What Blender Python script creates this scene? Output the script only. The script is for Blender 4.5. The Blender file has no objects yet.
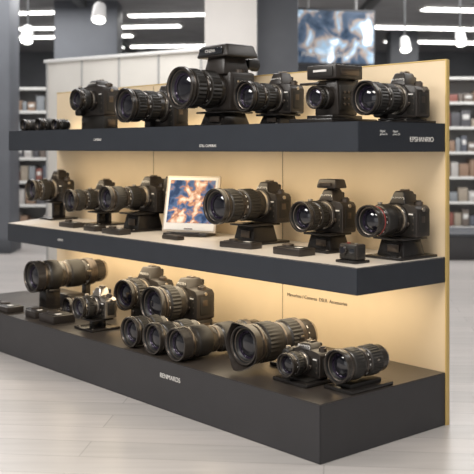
import bpy, bmesh, math, random
from mathutils import Vector, Matrix
random.seed(4)
scene=bpy.context.scene
scene.view_settings.view_transform='Standard'
A=math.radians(49.0); CA=math.cos(A); SA=math.sin(A)

# ---------------------------------------------------------------- materials
MATS={}
def mat(name,col,rough=.5,metal=0,noise=0,nscale=60,bump=0,emit=None,es=0,coat=0,spec=.5):
    m=bpy.data.materials.new(name); m.use_nodes=True
    nt=m.node_tree; b=nt.nodes['Principled BSDF']
    b.inputs['Base Color'].default_value=(*col,1)
    b.inputs['Roughness'].default_value=rough
    b.inputs['Metallic'].default_value=metal
    b.inputs['Specular IOR Level'].default_value=spec
    if coat: b.inputs['Coat Weight'].default_value=coat; b.inputs['Coat Roughness'].default_value=.05
    if emit: b.inputs['Emission Color'].default_value=(*emit,1); b.inputs['Emission Strength'].default_value=es
    if noise or bump:
        tc=nt.nodes.new('ShaderNodeTexCoord'); n=nt.nodes.new('ShaderNodeTexNoise')
        n.inputs['Scale'].default_value=nscale; n.inputs['Detail'].default_value=4
        nt.links.new(tc.outputs['Object'],n.inputs['Vector'])
        if noise:
            r=nt.nodes.new('ShaderNodeValToRGB')
            r.color_ramp.elements[0].position=.3; r.color_ramp.elements[1].position=.7
            r.color_ramp.elements[0].color=(*[c*(1-noise) for c in col],1)
            r.color_ramp.elements[1].color=(*[min(1,c*(1+noise)) for c in col],1)
            nt.links.new(n.outputs['Fac'],r.inputs['Fac']); nt.links.new(r.outputs['Color'],b.inputs['Base Color'])
        if bump:
            bp=nt.nodes.new('ShaderNodeBump'); bp.inputs['Strength'].default_value=bump; bp.inputs['Distance'].default_value=.001
            nt.links.new(n.outputs['Fac'],bp.inputs['Height']); nt.links.new(bp.outputs['Normal'],b.inputs['Normal'])
    MATS[name]=m; return m
mat('body_black',(.026,.021,.018),.36,noise=.15,nscale=300,bump=.2)
mat('rubber',(.014,.012,.010),.5,bump=.3,nscale=400)
mat('barrel',(.030,.025,.021),.27)
mat('dark_metal',(.12,.10,.085),.30,metal=.85)
mat('silver',(.50,.45,.39),.28,metal=.95)
mat('glass',(.004,.004,.008),.04,coat=1)
mat('coating',(.05,.035,.07),.08,metal=.6,coat=1)
mat('inner_black',(.004,.004,.004),.45)
mat('gold',(.45,.33,.16),.35,metal=.8)
mat('red',(.30,.03,.025),.4)
mat('print_white',(.72,.70,.67),.5)
mat('stand_black',(.015,.013,.012),.25)
mat('lcd',(.01,.012,.016),.1,coat=1)
mat('shelf_charcoal',(.022,.026,.034),.40,noise=.06,nscale=12)
mat('plinth_top',(.042,.035,.030),.28,noise=.1,nscale=8)
mat('plinth_side',(.032,.031,.034),.42,noise=.06,nscale=10)
mat('shelf_cream',(.58,.53,.47),.35,noise=.04,nscale=8)
mat('panel_cream',(.80,.64,.43),.55,noise=.03,nscale=5)
mat('panel_gold',(.66,.47,.17),.4,metal=.2)
mat('panel_seam',(.30,.24,.16),.6)
mat('label_grey',(.08,.065,.055),.6)
mat('card_white',(.7,.7,.68),.5)
mat('frame_beige',(.50,.43,.35),.35,metal=.3)
mat('wall_grey',(.17,.18,.20),.7,noise=.15,nscale=1.5)
mat('wall_light',(.5,.5,.5),.7,noise=.05,nscale=2)
mat('pillar_white',(.80,.77,.74),.55,noise=.04,nscale=2)
mat('partition',(.66,.64,.60),.45,noise=.05,nscale=2)
mat('pillar_dark',(.12,.13,.15),.5,noise=.08,nscale=3)
mat('ceiling_grey',(.34,.345,.36),.8,noise=.15,nscale=2)
mat('duct',(.10,.105,.11),.6)
mat('lamp_emit',(1,1,1),.5,emit=(1,.97,.92),es=8)
mat('spot_white',(.8,.8,.8),.4)
mat('rack_grey',(.36,.36,.36),.5)
mat('rack_dark',(.05,.055,.065),.5)
for i,c in enumerate([(.26,.10,.08),(.50,.48,.46),(.12,.13,.16),(.36,.31,.25),(.10,.10,.11),(.26,.28,.30),(.30,.20,.14),(.18,.15,.13)]):
    mat('product_%d'%i,c,.45)

def picture_mat(name,stops,scale,strength,dist=0):
    m=bpy.data.materials.new(name); m.use_nodes=True; nt=m.node_tree; b=nt.nodes['Principled BSDF']
    tc=nt.nodes.new('ShaderNodeTexCoord'); n=nt.nodes.new('ShaderNodeTexNoise'); n.inputs['Scale'].default_value=scale; n.inputs['Detail'].default_value=3; n.inputs['Distortion'].default_value=dist
    nt.links.new(tc.outputs['Object'],n.inputs['Vector'])
    r=nt.nodes.new('ShaderNodeValToRGB'); nt.links.new(n.outputs['Fac'],r.inputs['Fac'])
    e=r.color_ramp.elements; e[0].position=stops[0][0]; e[0].color=(*stops[0][1],1); e[1].position=stops[-1][0]; e[1].color=(*stops[-1][1],1)
    for p,c in stops[1:-1]:
        q=e.new(p); q.color=(*c,1)
    nt.links.new(r.outputs['Color'],b.inputs['Base Color']); nt.links.new(r.outputs['Color'],b.inputs['Emission Color'])
    b.inputs['Emission Strength'].default_value=strength; b.inputs['Roughness'].default_value=.15
    MATS[name]=m
picture_mat('tablet_picture',[(.34,(.02,.04,.10)),(.44,(.07,.12,.24)),(.50,(.35,.16,.09)),(.57,(.62,.42,.32)),(.66,(.75,.70,.66))],17,.35,.4)
picture_mat('tv_picture',[(.36,(.02,.035,.06)),(.47,(.07,.10,.15)),(.52,(.30,.24,.20)),(.57,(.22,.34,.46)),(.66,(.85,.86,.88))],3.6,.9,.6)

def floor_mat():
    m=bpy.data.materials.new('floor_planks'); m.use_nodes=True; nt=m.node_tree; b=nt.nodes['Principled BSDF']
    tc=nt.nodes.new('ShaderNodeTexCoord'); mp=nt.nodes.new('ShaderNodeMapping'); mp.inputs['Rotation'].default_value=(0,0,math.radians(6))
    br=nt.nodes.new('ShaderNodeTexBrick'); br.inputs['Scale'].default_value=1
    br.inputs['Brick Width'].default_value=1.9; br.inputs['Row Height'].default_value=.19
    br.inputs['Mortar Size'].default_value=.0030; br.inputs['Mortar Smooth'].default_value=.4
    br.inputs['Color1'].default_value=(.49,.46,.445,1); br.inputs['Color2'].default_value=(.42,.40,.388,1); br.inputs['Mortar'].default_value=(.30,.285,.275,1)
    mp2=nt.nodes.new('ShaderNodeMapping'); mp2.inputs['Scale'].default_value=(1.2,14,1); mp2.inputs['Rotation'].default_value=(0,0,math.radians(6))
    n=nt.nodes.new('ShaderNodeTexNoise'); n.inputs['Scale'].default_value=2; n.inputs['Detail'].default_value=6
    r=nt.nodes.new('ShaderNodeValToRGB'); r.color_ramp.elements[0].color=(.75,.75,.75,1); r.color_ramp.elements[1].color=(1.08,1.08,1.08,1)
    mx=nt.nodes.new('ShaderNodeMix'); mx.data_type='RGBA'; mx.blend_type='MULTIPLY'; mx.inputs['Factor'].default_value=1
    L=nt.links.new
    L(tc.outputs['Object'],mp.inputs['Vector']); L(mp.outputs['Vector'],br.inputs['Vector'])
    L(tc.outputs['Object'],mp2.inputs['Vector']); L(mp2.outputs['Vector'],n.inputs['Vector']); L(n.outputs['Fac'],r.inputs['Fac'])
    L(br.outputs['Color'],mx.inputs['A']); L(r.outputs['Color'],mx.inputs['B']); L(mx.outputs['Result'],b.inputs['Base Color'])
    b.inputs['Roughness'].default_value=.30
    MATS['floor_planks']=m
floor_mat()

# ---------------------------------------------------------------- mesh builder
class MB:
    def __init__(s): s.bm=bmesh.new(); s.mats=[]
    def mi(s,n):
        if n not in s.mats: s.mats.append(n)
        return s.mats.index(n)
    def merge(s,bm,m,M=None):
        if m is not None:
            i=s.mi(m)
            for f in bm.faces: f.material_index=i
        if M is not None: bm.transform(M)
        bmesh.ops.recalc_face_normals(bm,faces=bm.faces[:])
        me=bpy.data.meshes.new('t'); bm.to_mesh(me); bm.free(); s.bm.from_mesh(me); bpy.data.meshes.remove(me)
    def box(s,c,d,m,bev=.004,rot=(0,0,0),top=(1,1),sh=(0,0),seg=2,M=None):
        bm=bmesh.new(); bmesh.ops.create_cube(bm,size=1)
        for v in bm.verts:
            k=v.co.z>0
            x=v.co.x*(top[0] if k else 1); y=v.co.y*(top[1] if k else 1)
            v.co=Vector((x*d[0]+(sh[0] if k else 0),y*d[1]+(sh[1] if k else 0),v.co.z*d[2]))
        if bev: bmesh.ops.bevel(bm,geom=bm.edges[:],offset=min(bev,min(d)*.4),segments=seg,affect='EDGES',profile=.5,clamp_overlap=True)
        R=Matrix.Rotation(rot[2],4,'Z')@Matrix.Rotation(rot[1],4,'Y')@Matrix.Rotation(rot[0],4,'X')
        T=Matrix.Translation(c)@R
        s.merge(bm,m,(M@T) if M is not None else T)
    def prism(s,pts,y0,y1,m,bev=.008,seg=2,M=None):
        bm=bmesh.new(); f=bm.faces.new([bm.verts.new((x,y0,z)) for x,z in pts])
        r=bmesh.ops.extrude_face_region(bm,geom=[f])
        for v in [g for g in r['geom'] if isinstance(g,bmesh.types.BMVert)]: v.co.y=y1
        if bev: bmesh.ops.bevel(bm,geom=bm.edges[:],offset=bev,segments=seg,affect='EDGES',profile=.5,clamp_overlap=True)
        s.merge(bm,m,M)
    def lathe(s,prof,M,n=44,caps=True):
        bm=bmesh.new(); rings=[]
        for a,r,m,k in prof:
            if r<1e-6: rings.append([bm.verts.new((0,0,a))])
            else:
                ring=[]
                for i in range(n):
                    rr=r*(1+(k if (i%2) else 0)); t=2*math.pi*i/n
                    ring.append(bm.verts.new((rr*math.cos(t),rr*math.sin(t),a)))
                rings.append(ring)
        for j in range(1,len(rings)):
            p,q=rings[j-1],rings[j]; idx=s.mi(prof[j][2])
            for i in range(n):
                k=(i+1)%n
                if len(p)==1 and len(q)==1: continue
                if len(p)==1: f=bm.faces.new((p[0],q[i],q[k]))
                elif len(q)==1: f=bm.faces.new((p[i],p[k],q[0]))
                else: f=bm.faces.new((p[i],p[k],q[k],q[i]))
                f.material_index=idx
        s.merge(bm,None,M)
    def petal_hood(s,M,a0,r0,a1,r1,depth,m,n=64):
        """flared tulip hood: shell with a four-lobed front edge"""
        bm=bmesh.new(); rows=[]
        for (rr0,rr1) in ((r0,r1),(r0*.96,r1*.965)):
            a=[];b=[]
            for i in range(n):
                t=2*math.pi*i/n
                k=(.5+.5*math.cos(2*t)); k=k*.65+.35*(.5+.5*math.cos(4*t))
                e=a1+depth*k
                a.append(bm.verts.new((rr0*math.cos(t),rr0*math.sin(t),a0)))
                b.append(bm.verts.new((rr1*math.cos(t),rr1*math.sin(t),e)))
            rows.append((a,b))
        (oa,ob),(ia,ib)=rows
        for i in range(n):
            k=(i+1)%n
            bm.faces.new((oa[i],oa[k],ob[k],ob[i])); bm.faces.new((ia[i],ib[i],ib[k],ia[k]))
            bm.faces.new((ob[i],ob[k],ib[k],ib[i])); bm.faces.new((oa[i],ia[i],ia[k],oa[k]))
        s.merge(bm,m,M)
    def cyl(s,c,r,h,m,axis='Z',r2=None,n=24,b=.12,kn=0):
        r2=r if r2 is None else r2; e=min(r,h)*b
        M=Matrix.Translation(c)
        if axis=='Y': M=M@Matrix.Rotation(math.radians(90),4,'X')
        if axis=='X': M=M@Matrix.Rotation(math.radians(90),4,'Y')
        s.lathe([(-h/2,0,m,0),(-h/2,r-e,m,0),(-h/2+e,r,m,kn),(h/2-e,r2,m,kn),(h/2,r2-e,m,0),(h/2,0,m,0)],M,n)
    def obj(s,name,loc=(0,0,0),rz=0,parent=None,smooth=32):
        me=bpy.data.meshes.new(name); s.bm.to_mesh(me); s.bm.free()
        for m in s.mats: me.materials.append(MATS[m])
        for p in me.polygons: p.use_smooth=True
        me.set_sharp_from_angle(angle=math.radians(smooth))
        o=bpy.data.objects.new(name,me); scene.collection.objects.link(o)
        o.location=loc; o.rotation_euler=(0,0,rz)
        if parent: o.parent=parent
        return o

def on(s,t,z): # position on display unit, s = distance left of right end, t = distance in front of back panel
    return (-CA*s-SA*t, SA*s-CA*t, z)

def text(name,body,size,loc,rot,m,parent=None,align='LEFT',ext=.0004):
    c=bpy.data.curves.new(name,'FONT'); c.body=body; c.size=size; c.extrude=ext; c.align_x=align; c.align_y='CENTER'
    c.materials.append(MATS[m]); o=bpy.data.objects.new(name,c); scene.collection.objects.link(o)
    o.location=loc; o.rotation_euler=rot
    if parent: o.parent=parent
    return o

# ---------------------------------------------------------------- lens
K=.045
ST={
'zoom':[(0,.70,'silver',0),(.03,.72,'silver',0),(.05,.80,'barrel',0),(.17,.82,'barrel',0),(.18,.86,'rubber',0),(.19,.87,'rubber',K),(.41,.87,'rubber',K),(.42,.86,'rubber',0),(.43,.80,'barrel',0),(.50,.80,'barrel',0),(.505,.84,'@',0),(.53,.84,'@',0),(.535,.81,'barrel',0),(.58,.84,'barrel',0),(.59,.90,'rubber',0),(.60,.91,'rubber',K),(.79,.91,'rubber',K),(.80,.91,'rubber',0),(.81,.86,'barrel',0),(.85,.88,'barrel',0),(.87,.97,'barrel',0),(.89,1.0,'barrel',0),(.90,1.0,'dark_metal',0),(.915,1.0,'dark_metal',0),(.92,.985,'barrel',0),(.985,1.0,'barrel',0)],
'prime':[(0,.80,'silver',0),(.05,.82,'silver',0),(.08,.88,'barrel',0),(.25,.90,'barrel',0),(.27,.93,'rubber',0),(.29,.94,'rubber',K),(.58,.94,'rubber',K),(.60,.93,'rubber',0),(.62,.88,'barrel',0),(.72,.88,'barrel',0),(.73,.93,'@',0),(.77,.93,'@',0),(.78,.90,'barrel',0),(.84,.98,'barrel',0),(.86,1.0,'barrel',0),(.97,1.0,'barrel',0)],
'tele':[(0,.66,'silver',0),(.03,.68,'silver',0),(.05,.74,'barrel',0),(.16,.76,'barrel',0),(.17,.86,'dark_metal',0),(.22,.86,'dark_metal',0),(.23,.78,'barrel',0),(.33,.78,'barrel',0),(.34,.85,'rubber',0),(.35,.86,'rubber',K),(.51,.86,'rubber',K),(.52,.85,'rubber',0),(.53,.78,'barrel',0),(.57,.78,'barrel',0),(.575,.82,'@',0),(.595,.82,'@',0),(.60,.80,'barrel',0),(.66,.88,'barrel',0),(.67,.92,'rubber',0),(.68,.93,'rubber',K),(.81,.93,'rubber',K),(.82,.92,'rubber',0),(.83,.88,'barrel',0),(.86,.88,'barrel',0),(.88,.99,'barrel',0),(.89,1.0,'dark_metal',0),(.905,1.0,'dark_metal',0),(.91,.985,'barrel',0),(.99,1.0,'barrel',0)],
'hood':[(0,.66,'silver',0),(.03,.68,'silver',0),(.05,.76,'barrel',0),(.20,.78,'barrel',0),(.21,.85,'rubber',0),(.22,.86,'rubber',K),(.42,.86,'rubber',K),(.43,.85,'rubber',0),(.44,.80,'barrel',0),(.50,.80,'barrel',0),(.505,.83,'@',0),(.53,.83,'@',0),(.54,.81,'barrel',0),(.58,.84,'rubber',0),(.59,.90,'rubber',0),(.60,.90,'rubber',K),(.78,.90,'rubber',K),(.79,.89,'rubber',0),(.81,.87,'barrel',0),(.84,.88,'barrel',0),(.86,.93,'dark_metal',0),(.88,.93,'dark_metal',0),(.89,.92,'barrel',0),(.99,.92,'barrel',0)],
}
TK={'zoom':(.465,.80),'prime':(.67,.88),'tele':(.28,.78),'hood':(.155,.77)}
def lens(mb,x,z,yb,L,R,style='zoom',acc='dark_metal',tilt=0,deep=None):
    M=Matrix.Translation((x,yb,z))@Matrix.Rotation(math.radians(90+tilt),4,'X')
    p=[(0,0,'barrel',0)]
    for a,r,m,k in ST[style]: p.append((a*L,r*R,acc if m=='@' else m,k))
    d=deep if deep else min(.25*L,.035)
    F=.91*R if style=='hood' else R
    p+=[(L,.98*F,'barrel',0),(L,.91*F,'barrel',0),(L-.15*d,.89*F,'dark_metal',0),(L-.2*d,.87*F,'inner_black',0),(L-.45*d,.85*F,'inner_black',0),
        (L-.5*d,.80*F,'dark_metal',0),(L-.62*d,.78*F,'inner_black',0),(L-.8*d,.70*F,'inner_black',0),
        (L-d,.68*F,'coating',0),(L-.86*d,.60*F,'coating',0),(L-.72*d,.48*F,'glass',0),(L-.62*d,.34*F,'glass',0),(L-.56*d,.18*F,'glass',0),(L-.54*d,0,'glass',0)]
    mb.lathe(p,M,60)
    a,r=TK[style]
    for i,g in enumerate(range(-40,150,22)):
        if i%4==3: continue
        q=math.radians(g)
        mb.box((r*R+.0004,0,a*L),(.0012,R*(.07 if i%2 else .13),L*.014),'print_white',0,M=M@Matrix.Rotation(-q,4,'Z'))
    return M

# ---------------------------------------------------------------- cameras
def dslr(name,s,t,z,w=.2,h=.15,D=.085,L=.2,R=.07,style='zoom',acc='dark_metal',yaw=0,grip=False,flash=False,silver=False,lz=None,deep=None,lx=.0,bigprism=1.0,logo='PHOTO',text_on=True):
    mb=MB(); B='body_black'
    zb=0
    if grip:
        gh=h*.42; mb.box((0,0,gh/2),(w*.96,D*.95,gh),'rubber',.010); 
        mb.box((0,0,gh+.001),(w*.93,D*.9,.004),'dark_metal',.001)
        mb.cyl((-w*.36,-D*.5,gh*.5),.010,.012,'dark_metal','Y'); mb.box((w*.485,0,gh*.5),(.006,D*.5,gh*.5),'dark_metal',.002); zb=gh
    o=[(-.5,.03),(-.47,0),(.46,0),(.5,.04),(.5,.74),(.44,.84),(.26,.88),(.20,.90),(-.20,.90),(-.28,.86),(-.44,.84),(-.5,.76)]
    mb.prism([(a*w,zb+b*h) for a,b in o],-D/2,D/2,'silver' if silver else B,.007)
    mb.box((w*.36,-D/2-.001,zb+h*.38),(w*.2,.008,h*.58),'rubber',.003)
    mb.box((w*.503,0,zb+h*.4),(.006,D*.62,h*.52),'rubber',.003)
    mb.box((w*.506,-D*.05,zb+h*.48),(.005,D*.28,h*.18),'dark_metal',.001)
    mb.prism([(-.52*w,zb+.02*h),(-.27*w,zb+.02*h),(-.27*w,zb+.72*h),(-.33*w,zb+.86*h),(-.46*w,zb+.84*h),(-.52*w,zb+.7*h)],-D/2-.038,-D/2+.01,'rubber',.012,3)
    mb.cyl((-w*.4,-D/2-.015,zb+h*.87),.011,.01,'silver'); 
    pz=zb+h*.86; ph=h*.36*bigprism
    mb.box((lx,-.004,pz+ph/2),(w*.44,D*1.05,ph),'silver' if silver else B,.008,top=(.56,.72),sh=(0,.004),seg=3)
    mb.box((lx,D*.55,pz+ph*.45),(w*.2,.024,ph*.6),'rubber',.006)
    mb.box((lx,.006,pz+ph+.001),(w*.15,.03,.006),'dark_metal',.001)
    for sx in(-1,1): mb.box((lx+sx*w*.062,.006,pz+ph+.006),(w*.02,.03,.004),'silver',.001)
    mb.cyl((w*.36,.004,zb+h*.885),w*.085,.022,'dark_metal',n=32,kn=.05); mb.cyl((w*.36,.004,zb+h*.885+.012),w*.06,.006,'body_black')
    mb.cyl((-w*.33,.014,zb+h*.875),w*.06,.016,'dark_metal',n=32,kn=.05)
    mb.box((-w*.22,.012,zb+h*.885),(w*.1,.03,.008),'lcd',.002)
    for sx in(-1,1): mb.cyl((sx*w*.505,0,zb+h*.74),.009,.006,'silver','X')
    mb.box((0,D/2+.004,zb+h*.42),(w*.5,.012,h*.55),'rubber',.003); mb.box((0,D/2+.011,zb+h*.42),(w*.44,.002,h*.47),'lcd',.0005)
    mb.cyl((w*.36,D/2+.003,zb+h*.42),.016,.008,'dark_metal','Y')
    lzz=max(zb+(lz if lz is not None else h*.46),R*1.05)
    mr=min(R*.95,h*.44)
    mb.cyl((lx,-D/2-.006,lzz),mr,.022,B,'Y',n=36); mb.cyl((lx,-D/2-.018,lzz),mr*.93,.006,'silver','Y',n=36)
    mb.cyl((lx+mr*.98,-D/2-.008,lzz-mr*.3),.009,.012,'dark_metal','Y')
    lens(mb,lx,lzz,-D/2-.018,L,R,style,acc,deep=deep)
    if flash:
        fz=pz+ph-.012
        mb.box((lx,.006,fz+.01),(w*.24,.04,.022),B,.003)
        mb.box((lx,-.006,fz+.038),(w*.58,.085,.042),B,.008,top=(.88,.80)); mb.box((lx,-.050,fz+.036),(w*.34,.006,.018),'dark_metal',.002)
    for k in range(3): mb.cyl((w*.42,-D/2-.004,zb+h*(.2+.16*k)),.0045,.006,'dark_metal','Y',n=12)
    mb.box((w*.508,D*.18,zb+h*.62),(.002,D*.22,.006),'print_white',0)
    mb.box((w*.37,-D/2-.006,zb+h*.62),(w*.11,.002,.006),'print_white',0)
    ob=mb.obj(name,on(s,t,z+.0012),-A+math.radians(yaw))
    if text_on:
        text('maker_mark',logo,.021,(lx,-D*.5-.002+.004*1,pz+ph*.42),(math.radians(80),0,0),'print_white',ob,'CENTER',.0008)
    return ob

def stand(s,t,z,h,w=.14,d=.16,yaw=0,name='camera_display_stand',style=0):
    mb=MB()
    mb.box((0,0,.006),(w,d,.012),'stand_black',.003)
    if style==0:
        mb.box((0,.02,h/2),(w*.45,.02,h-.014),'stand_black',.003); mb.box((0,0,h/2),(w*.16,d*.45,h-.014),'stand_black',.003)
    else:
        mb.box((0,.0,h/2),(w*.75,d*.6,h-.014),'stand_black',.006,top=(.8,.8))
        mb.box((w*.1,-d*.31,h*.5),(w*.3,.006,h*.35),'dark_metal',.001)
    mb.box((0,-.005,h-.005),(w*.8,d*.7,.010),'stand_black',.003)
    for sx in(-1,1): mb.cyl((sx*w*.36,-d*.38,.012),.006,.004,'silver',n=12)
    return mb.obj(name,on(s,t,z),-A+math.radians(yaw))

def loose_lens(name,s,t,z,L,R,style,acc='dark_metal',yaw=0,foot=False,lift=0,plate=False,tilt=0,deep=None):
    mb=MB(); zc=R*1.03+lift
    yb=L/2
    M=lens(mb,0,zc,yb,L,R,style,acc,tilt,deep)
    mb.box((R*.80,yb-L*.30,zc+R*.1),(R*.16,L*.10,R*.4),'barrel',.002)
    mb.box((R*.88,yb-L*.30,zc+R*.16),(R*.05,L*.05,R*.1),'silver',.001)
    if foot or lift>.03:
        mb.cyl((0,yb-L*.24,zc),R*.90,L*.07,'dark_metal','Y',n=36)
        mb.box((0,yb-L*.24,(zc-R*.7)/2+.006),(R*.5,L*.07,max(.012,zc-R*.7)),'barrel',.003)
        mb.box((0,yb-L*.30,.008),(R*.9,L*.42,.016),'stand_black',.004)
    if foot:
        mb.petal_hood(M@Matrix.Rotation(R90_,4,'Z'),L*.90,R*.93,L*.99,R*1.10,.045,'body_black')
    if lift>.03:
        mb.box((0,yb-L*.75,(zc-R*.8)/2),(R*.9,.10,zc-R*.8),'stand_black',.006)
        mb.box((0,0,.006),(R*1.9,L*.95,.012),'stand_black',.003)
        mb.box((0,yb-L*.75,zc-R*.93),(R*1.3,.08,R*.2),'stand_black',.004)
        mb.box((0,yb-L*.45,(zc-R*.9)*.35),(R*1.2,.12,(zc-R*.9)*.7),'body_black',.008)
    if plate:
        mb.box((0,0,.008),(R*2.2,L*.95,.016),'stand_black',.004)
        mb.box((0,0,.022),(R*1.2,L*.7,.016),'rubber',.004)
    tt=t-L/2
    return mb.obj(name,on(s,tt,z),-A+math.radians(yaw))
R90_=math.radians(90)

def flat_case(name,s,t,z,w,d,h,yaw=0,ring=True):
    mb=MB(); mb.box((0,0,h/2),(w,d,h),'body_black',.004)
    mb.box((0,0,h+.0015),(w*.82,d*.75,.003),'rubber',.001)
    if ring: mb.cyl((-w*.22,0,h+.006),min(w,d)*.26,.012,'dark_metal',n=28,kn=.04); mb.box((w*.25,-d*.1,h+.003),(w*.18,d*.25,.002),'print_white',.0004)
    return mb.obj(name,on(s,t,z),-A+math.radians(yaw))

# ---------------------------------------------------------------- display unit
ZT,ZM,ZB=1.306,.728,.227
unit=bpy.data.objects.new('display_shelf_unit',None); scene.collection.objects.link(unit); unit.rotation_euler=(0,0,-A)
def slab(name,t,z0,z1,sl_front,sl_back,m_side,m_top,bev=.003):
    mb=MB(); bm=bmesh.new()
    P=[(0,0),(-sl_back,0),(-sl_front,-t),(0,-t)]
    f=bm.faces.new([bm.verts.new((x,y,z0)) for x,y in P]); r=bmesh.ops.extrude_face_region(bm,geom=[f])
    for v in [g for g in r['geom'] if isinstance(g,bmesh.types.BMVert)]: v.co.z=z1
    bmesh.ops.recalc_face_normals(bm,faces=bm.faces[:])
    i0,i1=mb.mi(m_side),mb.mi(m_top)
    bmesh.ops.bevel(bm,geom=bm.edges[:],offset=bev,segments=2,affect='EDGES')
    for f in bm.faces: f.material_index=i1 if (f.normal.z>.9) else i0
    mb.merge(bm,None); return mb.obj(name,parent=unit)
slab('top_shelf',.565,1.184,ZT,2.92,3.28,'shelf_charcoal','shelf_charcoal')
slab('middle_shelf',.572,.618,ZM,2.92,3.28,'shelf_charcoal','shelf_cream')
slab('plinth',.782,.0,ZB,3.3,3.3,'plinth_side','plinth_top')
mb=MB(); mb.box((-1.65,.008,.7905),(3.3,.016,1.581),'panel_cream',.001)
for x in(-1.02,-2.15):
    mb.box((x,-.0005,.79),(.004,.003,1.57),'panel_seam',0)
mb.obj('back_panel',parent=unit)
mb=MB(); mb.box((.003,.006,.7905),(.006,.024,1.585),'panel_gold',.001); mb.box((-1.65,.008,1.583),(3.3,.020,.006),'panel_gold',.001); mb.obj('panel_edge_trim',parent=unit)
R90=math.radians(90)
text('shelf_label_large','EPSHANRIO',.030,(.0035,-.25,1.235),(R90,0,R90),'print_white',unit,ext=.001)
text('shelf_label','CAMERAS',.018,(-1.93,-.5665,1.245),(R90,0,0),'print_white',unit)
text('shelf_label.001','STILL CAMERAS',.018,(-1.0,-.5665,1.21),(R90,0,0),'print_white',unit)
text('shelf_label.002','LENSES',.018,(-2.3,-.5735,.67),(R90,0,0),'print_white',unit)
text('plinth_label','RENMARDS',.030,(-1.02,-.7835,.155),(R90,0,0),'print_white',unit)
text('panel_caption','Mirrorless / Cameras  DSLR  Accessories',.0245,(-.985,-.002,.450),(R90,0,0),'label_grey',unit)
for i,y in enumerate((-.44,-.36)):
    text('side_label.%03d'%i,'Digital\nphoto 24',.012,(.0035,y,1.262),(R90,0,R90),'card_white',unit)

def area(name,loc,rot,sx,sy,e,col,parent=None):
    l=bpy.data.lights.new(name,'AREA'); l.shape='RECTANGLE'; l.size=sx; l.size_y=sy; l.energy=e; l.color=col
    o=bpy.data.objects.new(name,l); scene.collection.objects.link(o); o.location=loc; o.rotation_euler=rot
    if parent:o.parent=parent
    return o
W=(1,.82,.57)
area('led_light_a',(-1.6,-.29,1.178),(math.radians(8),0,0),3.0,.34,13.5,W,unit)
area('led_light_b',(-1.6,-.29,.590),(math.radians(8),0,0),3.0,.34,14.5,W,unit)
area('panel_fill_up',(-1.6,-.06,1.312),(math.radians(180-15),0,0),3.0,.03,2.2,(1,.84,.60),unit)  # added upward fill that warms the back panel above the top shelf

# ---------------------------------------------------------------- top shelf items
loose_lens('compact_lens',2.95,.45,ZT,.12,.038,'prime')
loose_lens('compact_lens',2.76,.45,ZT,.13,.040,'prime')
loose_lens('compact_lens',2.61,.42,ZT,.10,.036,'prime')
dslr('medium_format_camera',2.44,.2,ZT,w=.27,h=.21,D=.11,L=.10,R=.066,style='prime',grip=True,bigprism=.5)
dslr('telephoto_camera',1.77,.17,ZT,w=.23,h=.20,D=.10,L=.24,R=.094,style='zoom',lz=.125)
stand(1.22,.22,ZT,.08,.26,.30,style=1)
def cine(s,t,z):
    mb=MB(); B='body_black'
    mb.box((0,0,.10),(.21,.17,.20),B,.014); mb.box((.108,0,.10),(.008,.12,.14),'rubber',.003)
    for k in range(4): mb.cyl((.113,-.04+.026*k,.15),.006,.005,'silver','X',n=12)
    mb.cyl((.113,.02,.08),.026,.01,'dark_metal','X',n=28,kn=.04)
    mb.box((-.12,-.02,.09),(.05,.13,.15),'rubber',.018,seg=3)
    mb.box((0,-.02,.235),(.17,.18,.10),B,.012,top=(.8,.8)); 
    mb.box((0,-.015,.308),(.25,.22,.066),B,.012,top=(.84,.84),seg=3); mb.box((0,-.127,.305),(.18,.006,.034),'lcd',.002)
    mb.box((.02,.115,.25),(.09,.07,.05),'rubber',.01); mb.cyl((.02,.155,.25),.034,.03,'rubber','Y',n=28)
    mb.cyl((.07,0,.205),.03,.02,'dark_metal',n=32,kn=.05)
    lens(mb,0,.112,-.08,.25,.106,'zoom','dark_metal')
    mb.cyl((0,-.085,.105),.085,.03,B,'Y',n=40)
    o=mb.obj('cinema_camera',on(s,t,z+.0012),-A)
    text('maker_mark','CINEMA',.022,(0,-.1315,.305),(R90,0,0),'print_white',o,'CENTER')
cine(1.22,.19,ZT+.08)
stand(.87,.17,ZT,.06,.2,.22,style=1)
dslr('dslr_camera',.87,.15,ZT+.06,w=.22,h=.165,D=.09,L=.19,R=.074,lz=.080)
def boxcam(s,t,z):
    mb=MB(); B='body_black'
    mb.box((0,-.02,.012),(.27,.30,.024),'stand_black',.004); mb.box((0,-.01,.032),(.16,.20,.018),'stand_black',.004)
    mb.box((0,0,.12),(.15,.13,.16),B,.010,top=(.9,1.0)); mb.box((0,-.01,.235),(.18,.18,.062),B,.006)
    mb.box((0,-.103,.235),(.15,.006,.044),'rubber',.002)
    for k in range(6): mb.box((0,-.07+.026*k,.269),(.15,.012,.006),'rubber',.001)
    mb.box((.078,-.01,.12),(.008,.10,.11),'rubber',.002); mb.box((.092,-.01,.235),(.006,.12,.03),'dark_metal',.001)
    for a in range(3):
        for k in range(3): mb.cyl((.084,-.035+.026*k,.09+.027*a),.006,.006,'dark_metal','X',n=12)
    mb.prism([(.0,.06),(.05,.06),(.05,.21),(.0,.21)],.055,.10,'rubber',.008)
    mb.cyl((0,-.085,.12),.052,.04,B,'Y',n=36); lens(mb,0,.12,-.095,.05,.052,'prime','dark_metal')
    mb.box((-.03,-.12,.182),(.12,.05,.010),B,.003)
    mb.box((0,-.108,.24),(.08,.003,.010),'print_white',0)
    mb.cyl((.055,-.03,.062),.012,.02,'gold','X',n=20)
    return mb.obj('video_camera',on(s,t,z),-A)
boxcam(.46,.20,ZT)
stand(.125,.135,ZT,.022,.2,.2,style=1)
dslr('dslr_camera',.125,.13,ZT+.022,w=.21,h=.16,D=.09,L=.20,R=.073,lz=.08)

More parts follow.
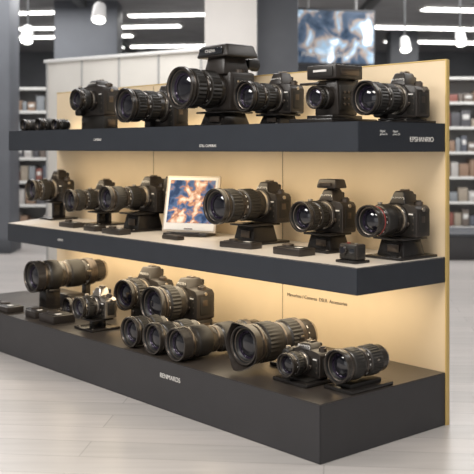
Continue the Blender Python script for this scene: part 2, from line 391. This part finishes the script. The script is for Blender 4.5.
# ---------------------------------------------------------------- middle shelf items
stand(3.0,.16,ZM,.12,.16,.2)
dslr('dslr_camera',3.0,.15,ZM+.12,w=.23,h=.165,L=.16,R=.072,style='prime')
stand(2.42,.18,ZM,.085,.18,.2)
dslr('dslr_camera',2.42,.17,ZM+.085,w=.21,h=.155,L=.20,R=.068)
stand(1.95,.22,ZM,.105,.2,.3,style=1)
dslr('dslr_camera',1.95,.15,ZM+.105,w=.22,h=.17,D=.11,L=.26,R=.07,bigprism=.9,lz=.085)
mb=MB(); mb.box((0,0,.15),(.12,.10,.30),'body_black',.008); mb.box((0,-.052,.17),(.09,.004,.16),'rubber',.001); mb.box((0,-.055,.22),(.05,.002,.012),'print_white',0); mb.box((.062,0,.15),(.004,.06,.2),'rubber',.001); mb.box((0,0,.305),(.095,.08,.012),'dark_metal',.003); mb.box((0,0,.006),(.15,.13,.012),'stand_black',.003)
mb.obj('battery_pack',on(1.765,.12,ZM),-A)
def tablet(s,t,z):
    mb=MB(); M=Matrix.Translation((0,0,.018))@Matrix.Rotation(math.radians(-14),4,'X')
    w,h=.32,.31
    def add(c,d,m,b):
        mb.box(c,d,m,b,M=M)
    add((0,0,h/2),(w,.016,h),'frame_beige',.005)
    add((0,-.0075,h/2),(w-.022,.006,h-.022),'print_white',.001)
    add((0,-.0105,h/2+.012),(w-.050,.003,h-.075),'tablet_picture',0)
    add((0,-.0105,.018),(.05,.002,.006),'label_grey',0)
    mb.box((0,.01,.009),(w*.8,.13,.018),'stand_black',.004)
    mb.box((0,.075,.09),(.05,.012,.17),'stand_black',.003,rot=(math.radians(12),0,0))
    mb.box((.0,-.045,.014),(w*.5,.03,.022),'stand_black',.004)
    return mb.obj('digital_photo_frame',on(s,t,z),-A+math.radians(26))
tablet(1.50,.24,ZM)
stand(.985,.22,ZM,.10,.2,.28,style=1)
dslr('telephoto_camera',.985,.13,ZM+.10,w=.22,h=.17,D=.10,L=.29,R=.087,lz=.085,bigprism=.9)
stand(.51,.20,ZM,.085,.2,.22,style=1)
dslr('dslr_camera_with_flash',.51,.17,ZM+.085,w=.21,h=.165,D=.09,L=.15,R=.070,lz=.078,bigprism=.9,flash=True)
def action(s,t,z):
    mb=MB(); mb.box((0,0,.006),(.11,.09,.012),'stand_black',.003); mb.box((0,0,.045),(.095,.06,.066),'body_black',.007)
    mb.box((0,-.031,.045),(.085,.004,.056),'rubber',.001); mb.cyl((-.018,-.036,.052),.020,.012,'barrel','Y',n=28); mb.cyl((-.018,-.0425,.052),.014,.002,'glass','Y',n=28)
    mb.box((.026,-.034,.05),(.024,.003,.018),'lcd',.0005); mb.cyl((-.02,0,.079),.008,.005,'red',n=16); mb.cyl((.02,0,.079),.007,.004,'silver',n=16); mb.box((.0485,0,.045),(.002,.035,.04),'rubber',.0005)
    return mb.obj('action_camera',on(s,t,z),-A)
action(.135,.45,ZM)
stand(.125,.15,ZM,.09,.2,.25,style=1)
dslr('dslr_camera',.125,.13,ZM+.09,w=.21,h=.16,D=.09,L=.18,R=.068,acc='red',lz=.075,style='prime')
flat_case('lens_cap_case',.50,.43,ZM,.17,.10,.032)
flat_case('lens_cap_case',.87,.42,ZM,.20,.08,.028,8)
flat_case('lens_cap_case',1.40,.42,ZM,.13,.05,.02,ring=False)
flat_case('lens_cap_case',1.85,.47,ZM,.17,.08,.028)
flat_case('lens_cap_case',2.10,.45,ZM,.12,.08,.028)
flat_case('lens_cap_case',2.40,.42,ZM,.17,.08,.028)

# ---------------------------------------------------------------- plinth items
loose_lens('telephoto_lens',2.53,.62,ZB,.50,.094,'tele',lift=.11)
flat_case('lens_cap_case',2.66,.70,ZB,.18,.11,.035)
flat_case('lens_cap_case',2.36,.66,ZB,.12,.12,.04)
flat_case('lens_cap_case',2.88,.70,ZB,.16,.10,.035)
flat_case('lens_cap_case',2.16,.66,ZB,.16,.14,.045)
loose_lens('camera_lens',2.30,.52,ZB,.15,.05,'prime')
loose_lens('camera_lens',2.12,.46,ZB,.15,.05,'prime')
stand(1.84,.60,ZB,.06,.18,.18)
dslr('compact_camera',1.84,.57,ZB+.06,w=.18,h=.13,D=.07,L=.10,R=.058,style='prime',acc='silver',silver=True)
dslr('dslr_camera',1.84,.24,ZB,w=.26,h=.185,D=.11,L=.13,R=.085,style='prime',grip=True,yaw=4)
dslr('dslr_camera',1.46,.26,ZB,w=.26,h=.18,D=.12,L=.18,R=.098,style='prime',grip=True,lz=.085,bigprism=.8)
loose_lens('camera_lens',1.32,.75,ZB,.21,.074,'zoom')
loose_lens('camera_lens',1.12,.76,ZB,.27,.074,'zoom')
loose_lens('telephoto_lens',.93,.765,ZB,.52,.076,'tele')
loose_lens('hooded_telephoto_lens',.57,.67,ZB,.40,.094,'hood',foot=True,lift=.022)
mb=MB(); mb.box((0,0,.008),(.20,.19,.016),'stand_black',.004); mb.box((0,0,.019),(.15,.12,.006),'rubber',.002); mb.obj('display_plate',on(.30,.56,ZB),-A)
dslr('mirrorless_camera',.30,.53,ZB+.023,w=.19,h=.125,D=.08,L=.09,R=.050,style='prime',bigprism=.6)
loose_lens('camera_lens',.088,.60,ZB,.27,.069,'zoom',plate=True,lift=.030)

# ---------------------------------------------------------------- room
OX,OY=-.905,-4.055
def C(x,d,z): return (x+OX,d+OY,z)
CZ=3.3
def plane_box(name,c,d,m):
    mb=MB(); mb.box((0,0,0),d,m,0); return mb.obj(name,C(*c))
plane_box('floor',(0,9.5,-.05),(18,23,.1),'floor_planks')
plane_box('ceiling',(0,9.5,CZ+.05),(18,23,.1),'ceiling_grey')
plane_box('wall_back',(0,20.5,CZ/2),(18,.2,CZ),'wall_grey')
plane_box('wall_left',(-8.9,9.5,CZ/2),(.2,23,CZ),'wall_light')
plane_box('wall_right',(8.9,9.5,CZ/2),(.2,23,CZ),'wall_light')
mb=MB(); mb.box((0,0,CZ/2),(.50,.5,CZ),'pillar_white',.01); mb.box((0,0,.08),(.54,.54,.16),'rack_dark',.01); mb.obj('pillar',C(-.06,9.2,0))
mb=MB(); mb.box((0,0,CZ/2),(.42,.5,CZ),'pillar_dark',.01); mb.box((0,0,.08),(.46,.54,.16),'rack_dark',.01); mb.obj('pillar',C(.42,9.9,0))
mb=MB(); mb.box((0,0,CZ/2),(.9,.6,CZ),'pillar_dark',.01); mb.box((0,0,.08),(.94,.64,.16),'rack_dark',.01); mb.obj('pillar',C(-2.15,13.6,0))
mb=MB(); mb.box((0,0,CZ/2),(.30,.5,CZ),'pillar_dark',.01); mb.box((0,0,.08),(.34,.54,.16),'rack_dark',.01); mb.obj('pillar',C(-2.74,10.9,0))
mb=MB(); mb.box((0,0,CZ/2),(.5,.5,CZ),'pillar_dark',.01); mb.obj('pillar',C(3.0,17,0))
ang=math.atan2(7.64-8.7,-.26+1.74)
mb=MB(); mb.box((0,0,1.0),(1.82,.08,2.0),'partition',.006)
for k in range(5): mb.box((-.9+.45*k,-.042,1.0),(.02,.012,1.98),'rack_grey',.002)
mb.box((0,0,2.0),(1.86,.12,.03),'spot_white',.004)
mb.box((0,0,.05),(1.84,.14,.1),'rack_dark',.004); mb.obj('partition_screen',C(-1.0,8.17,0),ang)

def rack(name,c,w,h,rows,rz=0,seed=1):
    rnd=random.Random(seed); mb=MB()
    mb.box((0,.18,h/2),(w,.03,h),'rack_grey',.004)
    for sx in(-1,1): mb.box((sx*w/2,0,h/2),(.03,.40,h),'rack_grey',.004)
    for r in range(rows+1):
        z=.16+(h-.2)*r/rows; mb.box((0,0,z),(w,.38,.03),'rack_dark' if r==0 else 'rack_grey',.003)
        mb.box((0,-.195,z),(w,.01,.035),'card_white',.001)
    mb.box((0,0,.07),(w,.38,.14),'rack_dark',.003); mb.obj(name,c,rz)
    mb=MB()
    for r in range(rows):
        z=.16+(h-.2)*r/rows+.016; x=-w/2+.06
        while x<w/2-.14:
            ww=rnd.uniform(.05,.13); hh=rnd.uniform(.10,(h-.2)/rows-.09)
            mb.box((x+ww/2,-.06,z+hh/2),(ww,.18,hh),'product_%d'%rnd.randrange(8),.004); 
            if rnd.random()<.4: mb.box((x+ww/2,-.152,z+hh*.6),(ww*.7,.004,hh*.3),'card_white',.001)
            x+=ww+.015
    mb.obj('boxed_products',c,rz)
rack('product_rack',C(-2.35,12.2,0),1.15,2.0,6,0,1)
rack('product_rack',C(-4.2,12.0,0),1.5,2.0,6,math.radians(20),2)
rack('product_rack',C(3.35,12.4,0),1.5,2.15,6,0,3)
rack('product_rack',C(2.1,15.5,0),1.6,2.3,6,0,4)
rack('product_rack',C(4.7,9.6,0),1.4,1.9,6,math.radians(-25),5)
rack('product_rack',C(-5.4,16,0),2.2,2.3,6,0,6)
rack('product_rack',C(5.2,17.5,0),2.4,2.5,6,0,7)
mb=MB(); mb.box((0,0,.13),(1.2,.8,.26),'plinth_side',.006); mb.box((0,0,.27),(1.24,.84,.03),'rack_dark',.004); mb.obj('low_display_platform',C(2.85,10.4,0))

mb=MB(); mb.box((0,0,0),(1.04,.06,.66),'rack_dark',.01); mb.box((0,-.031,0),(.99,.006,.61),'tv_picture',0)
for sx in(-1,1): mb.cyl((sx*.3,.05,.42),.018,.92,'rack_grey')
mb.box((0,.04,0),(.7,.04,.2),'rack_grey',.004)
tv=mb.obj('television_screen',C(1.13,11.0,2.50),math.radians(14))
text('screen_caption','Photography  Studio',.075,(-.40,-.036,-.21),(R90,0,0),'print_white',tv)
def linlight(x,d,L,wid,rz):
    mb=MB(); mb.box((0,0,0),(L,wid,.05),'spot_white',.004); mb.box((0,0,-.03),(L*.97,wid*.8,.015),'lamp_emit',0)
    mb.obj('ceiling_light',C(x,d,CZ-.025),rz)
for x,d,L,w,rz in [(-3.2,14.2,2.6,.22,0),(-2.4,15.9,3.0,.22,0),(-3.6,17.3,3.5,.25,0),(-1.9,18.9,3.2,.25,0),(-.9,14.4,1.6,.2,0),(3.9,14.0,2.4,.3,0),(3.2,16.0,2.6,.3,0),(4.3,18.2,3,.3,0),(.9,18,2,.2,0)]:
    linlight(x,d,L,w,math.radians(-8) if x<0 else math.radians(10))
for x,rz in((-2.2,0),(1.9,0),(-5,0)):
    mb=MB(); mb.box((0,0,0),(.12,8,.10),'duct',.01); mb.obj('ceiling_beam',C(x,16,CZ-.05),rz)
def spot(x,d,z):
    mb=MB(); mb.cyl((0,0,(CZ-z)/2),.012,CZ-z,'duct',n=12); mb.box((0,0,0),(.03,.03,.10),'duct',.004)
    M=Matrix.Translation((0,-.03,-.05))@Matrix.Rotation(math.radians(150),4,'X')
    mb.lathe([(-.09,0,'spot_white',0),(-.09,.05,'spot_white',0),(-.07,.06,'spot_white',0),(.09,.075,'spot_white',0),(.10,.072,'spot_white',0),(.09,.062,'duct',0),(.06,.055,'lamp_emit',0),(.06,0,'lamp_emit',0)],M,28)
    mb.obj('track_spotlight',C(x,d,z))
spot(-1.32,9,2.55); spot(-2.30,10.3,2.50); spot(2.15,12,2.58); spot(2.86,12,2.66)

area('ceiling_panel_light_a',C(-.6,2.0,3.2),(0,0,0),2.2,1.2,125,(1,.95,.88))
area('ceiling_panel_light_b',C(-3.2,3.4,3.2),(0,0,0),1.6,1.6,130,(1,.97,.93))
area('ceiling_panel_light_c',C(2.6,5.0,3.2),(0,0,0),2.0,2.0,45,(1,.97,.94))
area('ceiling_panel_light_d',C(-3.5,11,3.2),(0,0,0),4,4,210,(1,.98,.96))
area('ceiling_panel_light_e',C(3.5,11,3.2),(0,0,0),4,4,210,(1,.98,.96))
area('ceiling_panel_light_f',C(-.5,7.0,3.2),(0,0,0),3,1.2,75,(1,.98,.96))

w=bpy.data.worlds.new('World'); scene.world=w; w.use_nodes=True
w.node_tree.nodes['Background'].inputs['Color'].default_value=(1,.98,.96,1); w.node_tree.nodes['Background'].inputs['Strength'].default_value=1.0

cd=bpy.data.cameras.new('camera'); cam=bpy.data.objects.new('camera',cd); scene.collection.objects.link(cam)
cam.location=(OX,OY,1.2); cam.rotation_euler=(R90,0,0)
cd.sensor_width=36; cd.lens=936/474*36; cd.shift_y=-(237-148)/474; cd.clip_end=100
cd.dof.use_dof=True; cd.dof.focus_distance=4.3; cd.dof.aperture_fstop=3.2
scene.camera=cam
